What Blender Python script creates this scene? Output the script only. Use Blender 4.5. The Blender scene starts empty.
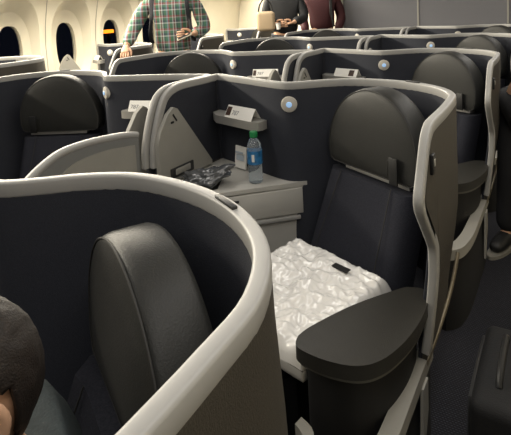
import bpy, bmesh, math, random
from mathutils import Vector, Matrix, noise
random.seed(4)
SC = bpy.context.scene
COL = SC.collection

# ------------------------------------------------------------------ materials
def mat(name, col, rough=0.6, metal=0.0, bump=0.0, bscale=200.0, vary=0.0, vscale=40.0,
        spec=0.5, trans=0.0, coat=0.0, emit=None, estr=0.0, sheen=0.0, ior=1.45, alpha=1.0):
    m = bpy.data.materials.new(name); m.use_nodes = True
    nt = m.node_tree; b = nt.nodes['Principled BSDF']
    c = (*col, 1.0)
    b.inputs['Base Color'].default_value = c
    b.inputs['Roughness'].default_value = rough
    b.inputs['Metallic'].default_value = metal
    b.inputs['Specular IOR Level'].default_value = spec
    b.inputs['Transmission Weight'].default_value = trans
    b.inputs['Coat Weight'].default_value = coat
    b.inputs['Sheen Weight'].default_value = sheen
    b.inputs['IOR'].default_value = ior
    b.inputs['Alpha'].default_value = alpha
    if emit:
        b.inputs['Emission Color'].default_value = (*emit, 1); b.inputs['Emission Strength'].default_value = estr
    if vary or bump:
        tc = nt.nodes.new('ShaderNodeTexCoord')
    if vary:
        n = nt.nodes.new('ShaderNodeTexNoise'); n.inputs['Scale'].default_value = vscale; n.inputs['Detail'].default_value = 3
        nt.links.new(tc.outputs['Object'], n.inputs['Vector'])
        r = nt.nodes.new('ShaderNodeValToRGB')
        r.color_ramp.elements[0].position = 0.3; r.color_ramp.elements[1].position = 0.7
        r.color_ramp.elements[0].color = tuple(max(0, x*(1-vary)) for x in col) + (1,)
        r.color_ramp.elements[1].color = tuple(min(1, x*(1+vary)) for x in col) + (1,)
        nt.links.new(n.outputs['Fac'], r.inputs['Fac']); nt.links.new(r.outputs['Color'], b.inputs['Base Color'])
    if bump:
        n2 = nt.nodes.new('ShaderNodeTexNoise'); n2.inputs['Scale'].default_value = bscale; n2.inputs['Detail'].default_value = 4
        nt.links.new(tc.outputs['Object'], n2.inputs['Vector'])
        bp = nt.nodes.new('ShaderNodeBump'); bp.inputs['Strength'].default_value = bump; bp.inputs['Distance'].default_value = 0.003
        nt.links.new(n2.outputs['Fac'], bp.inputs['Height']); nt.links.new(bp.outputs['Normal'], b.inputs['Normal'])
    return m

def M(hexv, *a, **k):
    def lin(c):
        c /= 255
        return c/12.92 if c <= 0.04045 else ((c+0.055)/1.055)**2.4
    return tuple(lin(int(hexv[i:i+2], 16)) for i in (0, 2, 4))

rail_m   = mat('rail_plastic', M('959491'), 0.42, vary=0.03, vscale=8)
navy_m   = mat('navy_fabric', M('2f3138'), 0.85, bump=0.35, bscale=500, vary=0.12, vscale=250, spec=0.25)
outer_m  = mat('outer_laminate', M('3a362f'), 0.55, bump=0.3, bscale=350, vary=0.14, vscale=160)
leather_m= mat('charcoal_leather', M('282826'), 0.5, spec=.35, bump=0.25, bscale=300, vary=0.05, vscale=30)
seam_m   = mat('seam_thread', M('2d2c2a'), 0.7)
seatfab_m= mat('seat_fabric', M('2c2d34'), 0.9, bump=0.5, bscale=420, vary=0.25, vscale=220, spec=0.2)
greyplast= mat('grey_plastic', M('8f8d86'), 0.5, vary=0.03, vscale=12)
greydark = mat('dark_grey_plastic', M('2c2c2c'), 0.5)
black_m  = mat('black_plastic', M('161616'), 0.5)
armtop_m = mat('armrest_leather', M('2c2b28'), 0.45, spec=.4, bump=0.2, bscale=260, vary=0.05, vscale=30)
sill_m   = mat('sill_plastic', M('8e8c85'), 0.45)
metal_m  = mat('brushed_metal', M('c2c0ba'), 0.3, metal=0.6)
bronze_m = mat('bronze_trim', M('6f6654'), 0.4, metal=0.3)
lampring = mat('lamp_ring', M('b5b0a6'), 0.4)
lens_m   = mat('lamp_lens', M('9fc0e0'), 0.2, emit=M('8fb8e8'), estr=.55)
paper_m  = mat('white_paper', M('dcdad4'), 0.7)
blue_m   = mat('printed_photo', M('3b2a22'), 0.6, vary=0.6, vscale=60)
ink_m    = mat('grey_ink', M('6f7276'), 0.7)
base_m   = mat('seat_base', M('121213'), 0.7)
console_m = mat('console_plastic', M('aeaca6'), 0.45, vary=0.02, vscale=10)
trim_m = mat('armrest_trim_plastic', M('55544f'), .5)

# ------------------------------------------------------------------ mesh helpers
def V(*a): return Vector(a)

def crom(pts, sub=5):
    P = [Vector(p) for p in pts]; out = []
    for i in range(len(P)-1):
        p0 = P[max(0, i-1)]; p1 = P[i]; p2 = P[i+1]; p3 = P[min(len(P)-1, i+2)]
        for k in range(sub):
            t = k/sub
            out.append(0.5*((2*p1)+(p2-p0)*t+(2*p0-5*p1+4*p2-p3)*t*t+(3*p1-p0-3*p2+p3)*t**3))
    out.append(P[-1]); return out

def finish(bm, name, material, parent=None, smooth=True, mirror=False, loc=None, sharp=35):
    if mirror:
        for v in bm.verts: v.co.x = -v.co.x
    bmesh.ops.remove_doubles(bm, verts=bm.verts, dist=1e-6)
    bmesh.ops.recalc_face_normals(bm, faces=bm.faces)
    me = bpy.data.meshes.new(name); bm.to_mesh(me); bm.free()
    if smooth:
        for p in me.polygons: p.use_smooth = True
        try: me.set_sharp_from_angle(angle=math.radians(sharp))
        except Exception: pass
    mats = material if isinstance(material, (list, tuple)) else [material]
    for m in mats: me.materials.append(m)
    o = bpy.data.objects.new(name, me); COL.objects.link(o)
    if parent: o.parent = parent
    if loc: o.location = loc
    return o

def tag(o, label=None, cat=None, group=None, kind=None):
    if label: o['label'] = label
    if cat: o['category'] = cat
    if group: o['group'] = group
    if kind: o['kind'] = kind
    return o

def thing(name, label, cat, loc, group=None, rz=0):
    o = bpy.data.objects.new(name, None); COL.objects.link(o)
    o.empty_display_size = 0.05
    o.location = loc; o.rotation_euler = (0, 0, rz)
    return tag(o, label, cat, group)

def side_vectors(P):
    out = []; prev = None
    n = len(P)
    for i in range(n):
        a = P[max(0, i-1)]; b = P[min(n-1, i+1)]
        t = Vector((b.x-a.x, b.y-a.y, 0))
        full = (b-a).length
        if t.length > 0.15*max(full, 1e-9):
            s = Vector((t.y, -t.x, 0)).normalized()
            if prev is not None and s.dot(prev) < 0: s = -s
        else: s = prev if prev is not None else Vector((1, 0, 0))
        out.append(s); prev = s
    return out

def add_sweep(bm, P, w, h, r=0.35, seg=3, drop=0.0):
    """rounded-rectangle section (w wide, h deep) along P"""
    S = side_vectors(P); n = len(P)
    prof = []
    rr = min(w, h)*r
    for cx, cy, a0 in ((w/2-rr, h/2-rr, 0), (-w/2+rr, h/2-rr, 90), (-w/2+rr, -h/2+rr, 180), (w/2-rr, -h/2+rr, 270)):
        for k in range(seg+1):
            a = math.radians(a0+90*k/seg); prof.append((cx+rr*math.cos(a), cy+rr*math.sin(a)))
    rings = []
    for i in range(n):
        a = P[max(0, i-1)]; b = P[min(n-1, i+1)]; t = (b-a).normalized()
        s = (S[i]-t*S[i].dot(t)).normalized(); u = s.cross(t).normalized()
        if i == 0: u = u if u.z >= -0.2 else -u
        elif u.dot(pu) < 0: u = -u
        pu = u
        rings.append([bm.verts.new(P[i]+s*x+u*(y-drop)) for x, y in prof])
    m = len(prof)
    for i in range(n-1):
        for k in range(m):
            bm.faces.new((rings[i][k], rings[i][(k+1) % m], rings[i+1][(k+1) % m], rings[i+1][k]))
    bm.faces.new(rings[0]); bm.faces.new(list(reversed(rings[-1])))

def add_curtain(bm, pts, off0, off1, nz=8):
    """solid wall: pts = [(x,y,zb,zt)]; off0/off1 functions of z"""
    P = [Vector((p[0], p[1], 0)) for p in pts]; S = side_vectors(P)
    G = []
    for (x, y, zb, zt), s in zip(pts, S):
        ca, cb = [], []
        for k in range(nz+1):
            z = zb+(zt-zb)*k/nz
            ca.append(bm.verts.new((x+s.x*off0(z, s), y+s.y*off0(z, s), z)))
            cb.append(bm.verts.new((x+s.x*off1(z, s), y+s.y*off1(z, s), z)))
        G.append((ca, cb))
    for i in range(len(G)-1):
        for k in range(nz):
            for j in (0, 1):
                bm.faces.new((G[i][j][k], G[i+1][j][k], G[i+1][j][k+1], G[i][j][k+1]))
        for k in (0, nz):
            bm.faces.new((G[i][0][k], G[i+1][0][k], G[i+1][1][k], G[i][1][k]))
    for i in (0, len(G)-1):
        for k in range(nz):
            bm.faces.new((G[i][0][k], G[i][1][k], G[i][1][k+1], G[i][0][k+1]))

def bevel(bm, w, seg=2, ang=30):
    ed = [e for e in bm.edges if e.is_manifold and e.calc_face_angle(0) > math.radians(ang)]
    if ed: bmesh.ops.bevel(bm, geom=ed, offset=w, segments=seg, profile=0.5, affect='EDGES', clamp_overlap=True)

def add_prism(bm, poly, z0, z1):
    lo = [bm.verts.new((x, y, z0)) for x, y in poly]; hi = [bm.verts.new((x, y, z1)) for x, y in poly]
    n = len(poly)
    bm.faces.new(lo); bm.faces.new(hi)
    for i in range(n): bm.faces.new((lo[i], lo[(i+1) % n], hi[(i+1) % n], hi[i]))

def add_prism_yz(bm, poly, x0, x1):
    lo = [bm.verts.new((x0, y, z)) for y, z in poly]; hi = [bm.verts.new((x1, y, z)) for y, z in poly]
    n = len(poly)
    bm.faces.new(lo); bm.faces.new(hi)
    for i in range(n): bm.faces.new((lo[i], lo[(i+1) % n], hi[(i+1) % n], hi[i]))

def add_box(bm, c, size, rot=None):
    m = Matrix.Translation(Vector(c)) @ (rot.to_4x4() if rot else Matrix()) @ Matrix.Diagonal((*size, 1))
    return bmesh.ops.create_cube(bm, size=1, matrix=m)['verts']

def add_lathe(bm, prof, c=(0, 0, 0), seg=28, axis=None):
    rings = []
    q = Vector((0, 0, 1)).rotation_difference(Vector(axis)) if axis else None
    for r, z in prof:
        ring = []
        for k in range(seg):
            a = 2*math.pi*k/seg; p = Vector((r*math.cos(a), r*math.sin(a), z))
            if q: p = q @ p
            ring.append(bm.verts.new(p+Vector(c)))
        rings.append(ring)
    for i in range(len(rings)-1):
        for k in range(seg):
            bm.faces.new((rings[i][k], rings[i][(k+1) % seg], rings[i+1][(k+1) % seg], rings[i+1][k]))
    bm.faces.new(rings[0]); bm.faces.new(rings[-1])

def add_tube(bm, pts, r, seg=8, closed=False):
    P = [Vector(p) for p in pts]; n = len(P); rings = []; pu = None
    for i in range(n):
        a = P[(i-1) % n] if closed else P[max(0, i-1)]; b = P[(i+1) % n] if closed else P[min(n-1, i+1)]
        t = (b-a).normalized()
        ref = pu if pu is not None else (Vector((0, 0, 1)) if abs(t.z) < 0.9 else Vector((1, 0, 0)))
        s = t.cross(ref).normalized(); u = s.cross(t).normalized(); pu = u
        rr = r[i] if isinstance(r, (list, tuple)) else r
        rings.append([bm.verts.new(P[i]+s*rr*math.cos(2*math.pi*k/seg)+u*rr*math.sin(2*math.pi*k/seg)) for k in range(seg)])
    for i in range(n if closed else n-1):
        A = rings[i]; B = rings[(i+1) % n]
        for k in range(seg): bm.faces.new((A[k], A[(k+1) % seg], B[(k+1) % seg], B[k]))
    if not closed: bm.faces.new(rings[0]); bm.faces.new(list(reversed(rings[-1])))

# ------------------------------------------------------------------ the suite (local frame: world coordinates of the middle suite minus (OX, OY))
OX, OY = -0.85, 1.75
def L(x, y): return (x-OX, y-OY)
def L3(x, y, z): return (x-OX, y-OY, z)

ZT = 1.2
RAIL = [(-1.66, 1.648, .84), (-1.66, 1.652, .90), (-1.66, 1.660, .95), (-1.66, 1.685, 1.03), (-1.66, 1.722, 1.115),
        (-1.66, 1.768, 1.172), (-1.66, 1.86, ZT), (-1.66, 2.05, ZT), (-1.66, 2.165, ZT), (-1.64, 2.188, ZT), (-1.55, 2.158, ZT),
        (-1.378, 2.098, ZT), (-1.24, 2.045, ZT), (-1.15, 2.018, ZT), (-1.10, 2.020, ZT), (-1.03, 2.070, ZT), (-.96, 2.128, ZT), (-.86, 2.178, ZT), (-.74, 2.186, ZT),
        (-.61, 2.160, ZT), (-.50, 2.105, ZT), (-.41, 2.02, ZT), (-.355, 1.91, ZT), (-.343, 1.80, ZT), (-.338, 1.65, ZT),
        (-.338, 1.52, ZT), (-.338, 1.465, 1.197), (-.338, 1.43, 1.180), (-.338, 1.405, 1.150), (-.338, 1.365, 1.08), (-.338, 1.338, 1.032),
        (-.338, 1.338, 1.008), (-.338, 1.36, .975), (-.338, 1.47, .848), (-.338, 1.492, .815), (-.338, 1.500, .78), (-.341, 1.505, .70), (-.353, 1.51, .58), (-.369, 1.515, .44)]
def lower_front(y):   # lower boundary of the aisle wing as a function of y
    T = [(1.340, 1.02), (1.36, .975), (1.47, .848), (1.492, .815), (1.503, .77), (1.5125, .40)]
    if y <= T[0][0]: return 1.02
    for (a, za), (b, zb) in zip(T, T[1:]):
        if y <= b: return za+(zb-za)*(y-a)/(b-a)
    return .30
def upper_front(y):
    T = [(1.340, 1.03), (1.365, 1.08), (1.405, 1.15), (1.43, 1.18), (1.465, 1.197), (1.52, ZT)]
    for (a, za), (b, zb) in zip(T, T[1:]):
        if y <= b: return za+(zb-za)*max(0, y-a)/(b-a)
    return ZT

def smooth01(t): t = max(0, min(1, t)); return t*t*(3-2*t)

NX, NY = -.4617, -.887           # seat facing
AX, AY = .887, -.4617            # along the seat, viewer's left to right
HC = (-.703, 1.945)            # middle of the headrest face
def seatp(u, d, z):            # u along seat, d forward of headrest face
    return L3(HC[0]+AX*u+NX*d, HC[1]+AY*u+NY*d, z)

PARTS = {}
def build_shell(mir):
    R = []
    SX = -1.763 if mir is True else -1.66
    if mir == 'W': rail = [(-1.47, 2.132, .80), (-1.468, 2.131, 1.0), (-1.466, 2.13, 1.13), (-1.455, 2.127, 1.185), (-1.42, 2.113, ZT)]+RAIL[11:]
    else: rail = [(SX if p[0] < -1.65 else p[0], p[1], p[2]) for p in RAIL[:9]]+([(-1.735, 2.190, ZT), (-1.62, 2.172, ZT)] if mir is True else [RAIL[9]])+RAIL[10:]
    back0 = 4 if mir == 'W' else 8
    # rail
    bm = bmesh.new(); add_sweep(bm, [Vector(L3(*p)) for p in crom(rail, 4)], .028, .038, r=.24, drop=.001)
    R.append(('rail', bm, rail_m, 50))
    # inner + outer panels, back and aisle wing
    cols = [(p.x-OX, p.y-OY, .40, ZT-.014) for p in crom(rail[back0:len(rail)-13], 3)]
    wing = [(-.338-OX, y-OY, lower_front(y), upper_front(y)-.014) for y in (1.5135, 1.511, 1.502, 1.492, 1.465, 1.43, 1.405, 1.38, 1.36, 1.348, 1.341)]
    allc = cols+wing
    allc = [c for c in allc[:len(cols)] if c[1]+OY > 1.52 or c[0]+OX < -.5]+wing
    bm = bmesh.new(); add_curtain(bm, allc, lambda z, s: .045*smooth01((.85-z)/.45)*abs(s.x), lambda z, s: .013+.045*smooth01((.85-z)/.45)*abs(s.x), 8); R.append(('inner_panel', bm, navy_m, 40))
    def fl(z, s): return -.014-.03*smooth01((1.19-z)/.35)*abs(s.y)**1.5+.045*smooth01((.85-z)/.45)*abs(s.x)
    bm = bmesh.new(); add_curtain(bm, allc, lambda z, s: -.0005+.045*smooth01((.85-z)/.45)*abs(s.x), fl, 10); R.append(('outer_panel', bm, outer_m, 40))
    # left side panel in the divider plane
    if mir != 'W':
      poly = [(1.656, .74), (1.66, .90), (1.668, .95), (1.694, 1.025), (1.732, 1.105), (1.775, 1.158), (1.86, 1.184), (2.16, 1.184), (2.16, .74)]
      bm = bmesh.new(); add_prism_yz(bm, [(y-OY, z) for y, z in poly], SX+.008-OX, SX-.008-OX); R.append(('side_panel', bm, navy_m, 40))
    # beige folding triangle panel
    poly = [(1.648, .745), (1.648, .95), (1.672, 1.01), (1.73, 1.085), (1.775, 1.112), (1.80, 1.10), (2.05, .765), (2.05, .745)]
    bm = bmesh.new(); add_prism_yz(bm, [(y-OY, z) for y, z in poly], -1.622-OX, -1.645-OX); bevel(bm, .004, 2); R.append(('tray_panel', bm, greyplast, 40))
    # console body
    poly = [L(-1.05, 2.032), L(-1.10, 2.004), L(-1.18, 2.008), L(-1.378, 2.082), L(-1.643, 2.17), L(-1.643, 1.30), L(-1.56, 1.30), L(-1.425, 1.665)]
    bm = bmesh.new(); add_prism(bm, poly, .30, .715); bevel(bm, .006, 2); R.append(('console', bm, console_m, 40))
    ptop = [L(-1.042, 2.036), L(-1.10, 2.005), L(-1.18, 2.010), L(-1.378, 2.083), L(-1.643, 2.171), L(-1.643, 1.29), L(-1.55, 1.29), L(-1.413, 1.655)]
    bm = bmesh.new(); add_prism(bm, ptop, .7155, .735); bevel(bm, .005, 2); R.append(('console_top', bm, console_m, 40))
    # shelf on the wall
    ps = [L(-1.46, 2.10), L(-1.45, 2.01), L(-1.29, 1.965), L(-1.262, 1.97), L(-1.25, 1.99), L(-1.25, 2.034), L(-1.378, 2.08)] if mir == 'W' else [L(-1.635, 2.166), L(-1.635, 2.10), L(-1.575, 2.045), L(-1.29, 1.965), L(-1.262, 1.97), L(-1.25, 1.99), L(-1.25, 2.034), L(-1.378, 2.08)]
    bm = bmesh.new(); add_prism(bm, ps, .975, 1.018); bevel(bm, .009, 3); R.append(('wall_shelf', bm, metal_m, 40))
    # reading light
    bm = bmesh.new(); add_lathe(bm, [(.0001, -.01), (.037, -.01), (.039, .004), (.037, .012), (.028, .016), (.0001, .016)], L3(-1.105, 2.010, 1.112), 28, (.42, -.907, 0)); R.append(('reading_light', bm, lampring, 40))
    # coat hook on outer wing
    bm = bmesh.new(); add_box(bm, L3(-.3195, 1.425, 1.10), (.010, .030, .06)); bevel(bm, .003, 2); R.append(('coat_hook', bm, black_m, 40))
    # latch inset in the rail
    bm = bmesh.new(); add_box(bm, L3(-.556, 2.132, 1.2205), (.075, .012, .006), Matrix.Rotation(-.48, 3, 'Z')); bevel(bm, .002, 2); R.append(('rail_latch', bm, greydark, 40))
    # lower bronze trim of the wing
    pl = [Vector(L3(*p)) for p in crom([(-.352, 1.98, .56), (-.362, 1.90, .46), (-.370, 1.78, .405), (-.372, 1.64, .392), (-.372, 1.52, .395)], 4)]
    bm = bmesh.new(); add_sweep(bm, pl, .012, .022, r=.4); R.append(('lower_trim', bm, bronze_m, 50))
    bm = bmesh.new(); add_prism_yz(bm, [(y-OY, z) for y, z in [(1.50, .36), (1.50, .25), (1.42, .10), (1.44, .36)]], -.372-OX, -.362-OX); bevel(bm, .002, 1); R.append(('floor_bracket', bm, sill_m, 40))
    # sill under the armrest
    po = crom([(-.368, 1.60, 0), (-.368, 1.35, 0), (-.368, 1.12, 0), (-.375, .98, 0), (-.40, .87, 0), (-.46, .82, 0), (-.52, .86, 0), (-.555, .96, 0), (-.59, 1.06, 0), (-.63, 1.09, 0)], 4)
    pi = crom([(-.625, 1.12, 0), (-.572, 1.09, 0), (-.535, .99, 0), (-.505, .91, 0), (-.47, .89, 0), (-.44, .93, 0), (-.425, 1.02, 0), (-.42, 1.12, 0), (-.415, 1.35, 0), (-.405, 1.60, 0)], 4)
    bm = bmesh.new(); add_prism(bm, [L(p.x, p.y) for p in po]+[L(p.x, p.y) for p in pi], .36, .41); bevel(bm, .008, 2, 50); R.append(('side_sill', bm, sill_m, 40))
    bm = bmesh.new()
    add_prism(bm, [L(p.x-.015 if p.x > -.45 else p.x, p.y+.012) for p in po]+[L(p.x, p.y) for p in pi], .0, .3595); R.append(('plinth', bm, base_m, 40))
    return R

def head_outline(n=40):
    pts = []
    a, b, v0, e = .268, .28, .085, 2.0
    pts.append((-.235, .0)); pts.append((-.257, .012)); pts.append((-.267, .05))
    for k in range(n+1):
        t = math.pi-math.pi*k/n
        c, s = math.cos(t), math.sin(t)
        pts.append((a*math.copysign(abs(c)**(2/e), c)+.05*b*abs(s)**(2/e), v0+b*abs(s)**(2/e)))
    pts.append((.267, .05)); pts.append((.257, .012)); pts.append((.235, .0))
    return pts

def build_seat(mir):
    R = []
    zb = .848
    out = head_outline()
    cu, cv = 0, .16
    lean = .03
    def hp(u, d, v): return Vector(seatp(u, d-lean*v, zb+v))
    bm = bmesh.new(); rings = []
    # (scale, forward) front dome -> edge -> side band -> back
    prof = [(.02, .012), (.3, .0115), (.6, .009), (.8, .004), (.93, -.001), (.965, -.004), (.985, -.011), (1.0, -.024), (1.0, -.06), (.995, -.092), (.97, -.104), (.9, -.109), (.02, -.109)]
    for sc, d in prof:
        rings.append([bm.verts.new(hp(cu+(u-cu)*sc, d, cv+(v-cv)*sc)) for u, v in out])
    n = len(out)
    for i in range(len(rings)-1):
        for k in range(n): bm.faces.new((rings[i][k], rings[i][(k+1) % n], rings[i+1][(k+1) % n], rings[i+1][k]))
    bm.faces.new(rings[0]); bm.faces.new(rings[-1])
    R.append(('headrest', bm, leather_m, 60))
    # backrest
    bm = bmesh.new(); rings = []
    nz, nu = 10, 12
    for j in range(nz+1):
        v = j/nz; z = .455+v*.365
        w = .27-.02*v; fwd = .135*(1-v)+.015
        ring = []
        for k in range(nu+1):
            u = -w+2*w*k/nu; q = abs(u)/w
            ring.append(Vector(seatp(u, fwd+.022*max(0, q-.6)/.4-(.05 if q > .97 else 0), z)))
        for k in range(nu, -1, -1):
            u = -w+2*w*k/nu
            ring.append(Vector(seatp(u*.97, fwd-.115, z)))
        rings.append([bm.verts.new(p) for p in ring])
    m = len(rings[0])
    for j in range(nz):
        for k in range(m): bm.faces.new((rings[j][k], rings[j][(k+1) % m], rings[j+1][(k+1) % m], rings[j+1][k]))
    bm.faces.new(rings[0]); bm.faces.new(rings[-1])
    bevel(bm, .018, 3, 50)
    R.append(('backrest', bm, seatfab_m, 60))
    # neck brackets between
    bm = bmesh.new()
    rot = Matrix.Rotation(math.atan2(AY, AX), 3, 'Z')
    add_box(bm, seatp(.02, -.045, .838), (.38, .05, .022), rot); bevel(bm, .004, 2)
    R.append(('headrest_bracket', bm, metal_m, 40))
    # cushion
    bm = bmesh.new()
    add_box(bm, seatp(-.005, .40, .385), (.47, .46, .13), rot); bevel(bm, .03, 4, 50)
    R.append(('seat_cushion', bm, seatfab_m, 60))
    # base below cushion
    bm = bmesh.new(); add_box(bm, seatp(-.005, .34, .16), (.42, .42, .318), rot); bevel(bm, .02, 2)
    R.append(('seat_base', bm, base_m, 40))
    # armrest
    poly = [L(*p) for p in [(-.648, 1.165), (-.632, 1.225), (-.56, 1.377), (-.458, 1.528), (-.425, 1.556), (-.385, 1.562), (-.362, 1.53), (-.356, 1.46), (-.358, 1.37), (-.376, 1.265), (-.408, 1.18), (-.455, 1.132), (-.53, 1.112), (-.605, 1.115), (-.638, 1.13)]]
    poly = [(p.x, p.y) for p in crom([(x, y, 0) for x, y in poly+poly[:1]], 4)[:-1]]
    bm = bmesh.new(); add_prism(bm, poly, .578, .622); bevel(bm, .019, 5, 50)
    R.append(('armrest', bm, armtop_m, 60))
    ins = []
    cx = sum(p[0] for p in poly)/len(poly); cy = sum(p[1] for p in poly)/len(poly)
    for x, y in poly: ins.append((cx+(x-cx)*.965, cy+(y-cy)*.965))
    bm = bmesh.new(); add_prism(bm, ins, .566, .5775); bevel(bm, .004, 2, 50); R.append(('armrest_trim', bm, trim_m, 40))
    ins = []
    for x, y in poly: ins.append((cx-.015+(x-cx)*.80, cy+.01+(y-cy)*.88))
    bm = bmesh.new(); add_prism(bm, ins, .0, .5655); bevel(bm, .012, 2, 50); R.append(('armrest_housing', bm, base_m, 40))
    return R

def sub_shell(mir, kids):
    """sub-parts: (parent part name, name, bmesh, material)"""
    R = []
    bm = bmesh.new(); add_lathe(bm, [(.0001, .0165), (.014, .0165), (.012, .020), (.0001, .021)], L3(-1.105, 2.010, 1.112), 20, (.42, -.907, 0)); R.append(('reading_light', 'lens', bm, lens_m))
    # drawer front on the diagonal face of the console
    a = Vector((-1.05, 2.032)); b = Vector((-1.425, 1.665)); d = (b-a).normalized(); nrm = Vector((-d.y, d.x)) if d.x < 0 and -d.y > 0 else Vector((d.y, -d.x))
    ang = math.atan2(d.y, d.x); rot = Matrix.Rotation(ang, 3, 'Z'); mid = (a+b)/2
    bm = bmesh.new(); add_box(bm, L3(*(mid+nrm*.006), .645), (.49, .012, .125), rot); bevel(bm, .004, 2); R.append(('console', 'drawer', bm, console_m))
    bm = bmesh.new(); add_box(bm, L3(*(mid-d*.02+nrm*.010), .565), (.42, .018, .02), rot); bevel(bm, .006, 2); R.append(('console', 'handle_rail', bm, rail_m))
    q = mid-d*.02
    bm = bmesh.new(); add_box(bm, L3(*((a*.3+b*.7)+nrm*.0125), .68), (.075, .003, .012), rot); R.append(('console', 'drawer_latch', bm, greydark))
    # dark recess tray in console top
    bm = bmesh.new(); add_prism(bm, [L(-1.38, 1.77), L(-1.46, 1.93), L(-1.60, 1.93), L(-1.60, 1.50), L(-1.50, 1.50)], .7352, .7375); R.append(('console_top', 'recess_liner', bm, black_m))
    # triangle panel details
    bm = bmesh.new(); add_box(bm, L3(-1.6205, 1.775, 1.06), (.003, .008, .045), Matrix.Rotation(.6, 3, 'X')); add_box(bm, L3(-1.6205, 1.755, 1.04), (.003, .02, .01)); R.append(('tray_panel', 'latch', bm, black_m))
    bm = bmesh.new(); add_box(bm, L3(-1.617, 1.80, .79), (.008, .17, .05)); bevel(bm, .003, 2); R.append(('tray_panel', 'hinge_plate', bm, greydark))
    bm = bmesh.new(); add_box(bm, L3(-1.612, 1.80, .792), (.006, .11, .03)); bevel(bm, .002, 2); R.append(('hinge_plate', 'pull_tab', bm, greyplast))
    bm = bmesh.new(); add_box(bm, L3(-.3135, 1.425, 1.105), (.003, .012, .022)); bevel(bm, .001, 1); R.append(('coat_hook', 'hook_plate', bm, metal_m))
    return R

def sub_seat(mir):
    R = []
    zb = .848; out = head_outline(); cv = .16; lean = .03
    def hp(u, d, v): return Vector(seatp(u, d-lean*v, zb+v))
    bm = bmesh.new()
    add_tube(bm, [hp(u*.967, -.002, cv+(v-cv)*.967) for u, v in out], .0022, 6, True)
    R.append(('headrest', 'edge_seam', bm, seam_m))
    bm = bmesh.new()
    add_tube(bm, [hp(.12, .010-.012*t*t, .02+.23*t) for t in [k/10 for k in range(11)]], .0016, 6)
    add_tube(bm, [hp(.12+.1*t, .010-.012*t*t, .09+.012*t) for t in [k/6 for k in range(7)]], .0016, 6)
    R.append(('headrest', 'panel_seam', bm, seam_m))
    rot = Matrix.Rotation(math.atan2(AY, AX), 3, 'Z')
    bm = bmesh.new(); add_box(bm, seatp(.165, .020, .905), (.045, .008, .11), rot); bevel(bm, .003, 2); R.append(('headrest', 'strap', bm, black_m))
    for s in (-1, 1):
        bm = bmesh.new()
        add_tube(bm, [Vector(seatp(s*(.15+.03*(1-t)), .155*(1-t)+.02, .47+.36*t)) for t in [k/8 for k in range(9)]], .002, 6)
        R.append(('backrest', 'bolster_seam', bm, seam_m))
    return R

LIB = {}
def library(mir):
    for kind, fb, fs in (('shell', build_shell, None), ('seat', build_seat, None)):
        parts = []
        for name, bm, m, sh in fb(mir):
            o = finish(bm, name, m, None, mirror=mir is True, sharp=sh); parts.append((None, o))
        byn = {o.name.split('.')[0]: o for _, o in parts}
        subs = sub_shell(mir, byn) if kind == 'shell' else sub_seat(mir)
        for pn, name, bm, m in subs:
            o = finish(bm, name, m, None, mirror=mir is True, sharp=40)
            byn[name] = o
            if pn == 'hinge_plate': pn = 'tray_panel'      # keep the tree three levels deep
            parts.append((pn, o))
        LIB[(kind, mir)] = [(pn, o.name.split('.')[0], o) for pn, o in parts]

USED = set()
def place(kind, mir, loc, label, group):
    root = thing('privacy_shell' if kind == 'shell' else 'airplane_seat', label, 'suite shell' if kind == 'shell' else 'seat', loc, group)
    made = {}
    first = (kind, mir) not in USED; USED.add((kind, mir))
    for pn, nm, src in LIB[(kind, mir)]:
        if first: o = src
        else:
            o = src.copy(); COL.objects.link(o)
        o.parent = made[pn] if pn else root
        if not pn or nm not in made: made[nm] = o
    return root

library(False); library(True); library('W')
WX = -3.70
MX = -1.7266
def suite(col, row, oy, slabel, tlabel, shell=True, seat=True):
    if col == 'R':  loc = (OX+(.022 if row == 0 else 0), OY+oy, 0); mir = False
    elif col == 'C': loc = (2*MX-OX, OY+oy, 0); mir = True
    else: loc = (OX+WX, OY+oy, 0); mir = 'W'
    if shell: last = place('shell', mir, loc, slabel, 'curved privacy shells around the seats')
    if seat: place('seat', mir, loc, tlabel, 'charcoal seats inside the shells')
    return last

RO = [-1.425, 0, 1.446, 2.916, 4.36]
CO = [-.025, 1.324, 2.79, 4.24]
WO = [.72, 2.16, 3.60, 5.05]
NEAR_SHELL = suite('R', 0, RO[0], 'nearest curved shell with thick pale rail sweeping across the bottom left foreground', 'nearest seat with big round headrest, person with dark hair sitting in it')
suite('R', 1, RO[1], 'middle shell holding the green capped bottle, its rail ending in a pale aisle wing', 'empty seat with the plastic wrapped white blanket on its cushion')
suite('R', 2, RO[2], 'aisle side shell directly behind the shell with the bottle', 'dark seat directly behind the seat with the blanket, by the right aisle')
suite('R', 3, RO[3], 'aisle side shell two rows behind the shell with the bottle', 'seat by the right aisle two rows behind the seat with the blanket')
suite('R', 4, RO[4], 'farthest aisle side shell just in front of the grey fabric bulkhead', 'farthest right hand seat, just in front of the grey bulkhead')
suite('C', 0, CO[0], 'shell at left with the 787 card, next to the beige centre divider', 'dark seat at left edge behind the near rail, with strap on headrest')
suite('C', 1, CO[1], 'shell directly in front of the person in the plaid shirt', 'seat whose headrest top shows just below the plaid shirt')
suite('C', 2, CO[2], 'shell just behind and right of the one in front of the plaid shirt', 'seat whose rounded headrest peeks up below the hands holding a white item')
suite('C', 3, CO[3], 'small far shell below the red jacket', 'far seat with its headrest top showing below the red jacket')
suite('W', 0, WO[0], 'window side shell at the far left edge, nearest the windows', 'window seat at the far left edge below the first window')
suite('W', 1, WO[1], 'window side shell with lit round lamp that the plaid shirted person touches', 'window seat to the left of the person in plaid')
suite('W', 2, WO[2], 'window side shell hidden mostly behind the person in plaid', 'window seat hidden mostly behind the person in plaid')
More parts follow.
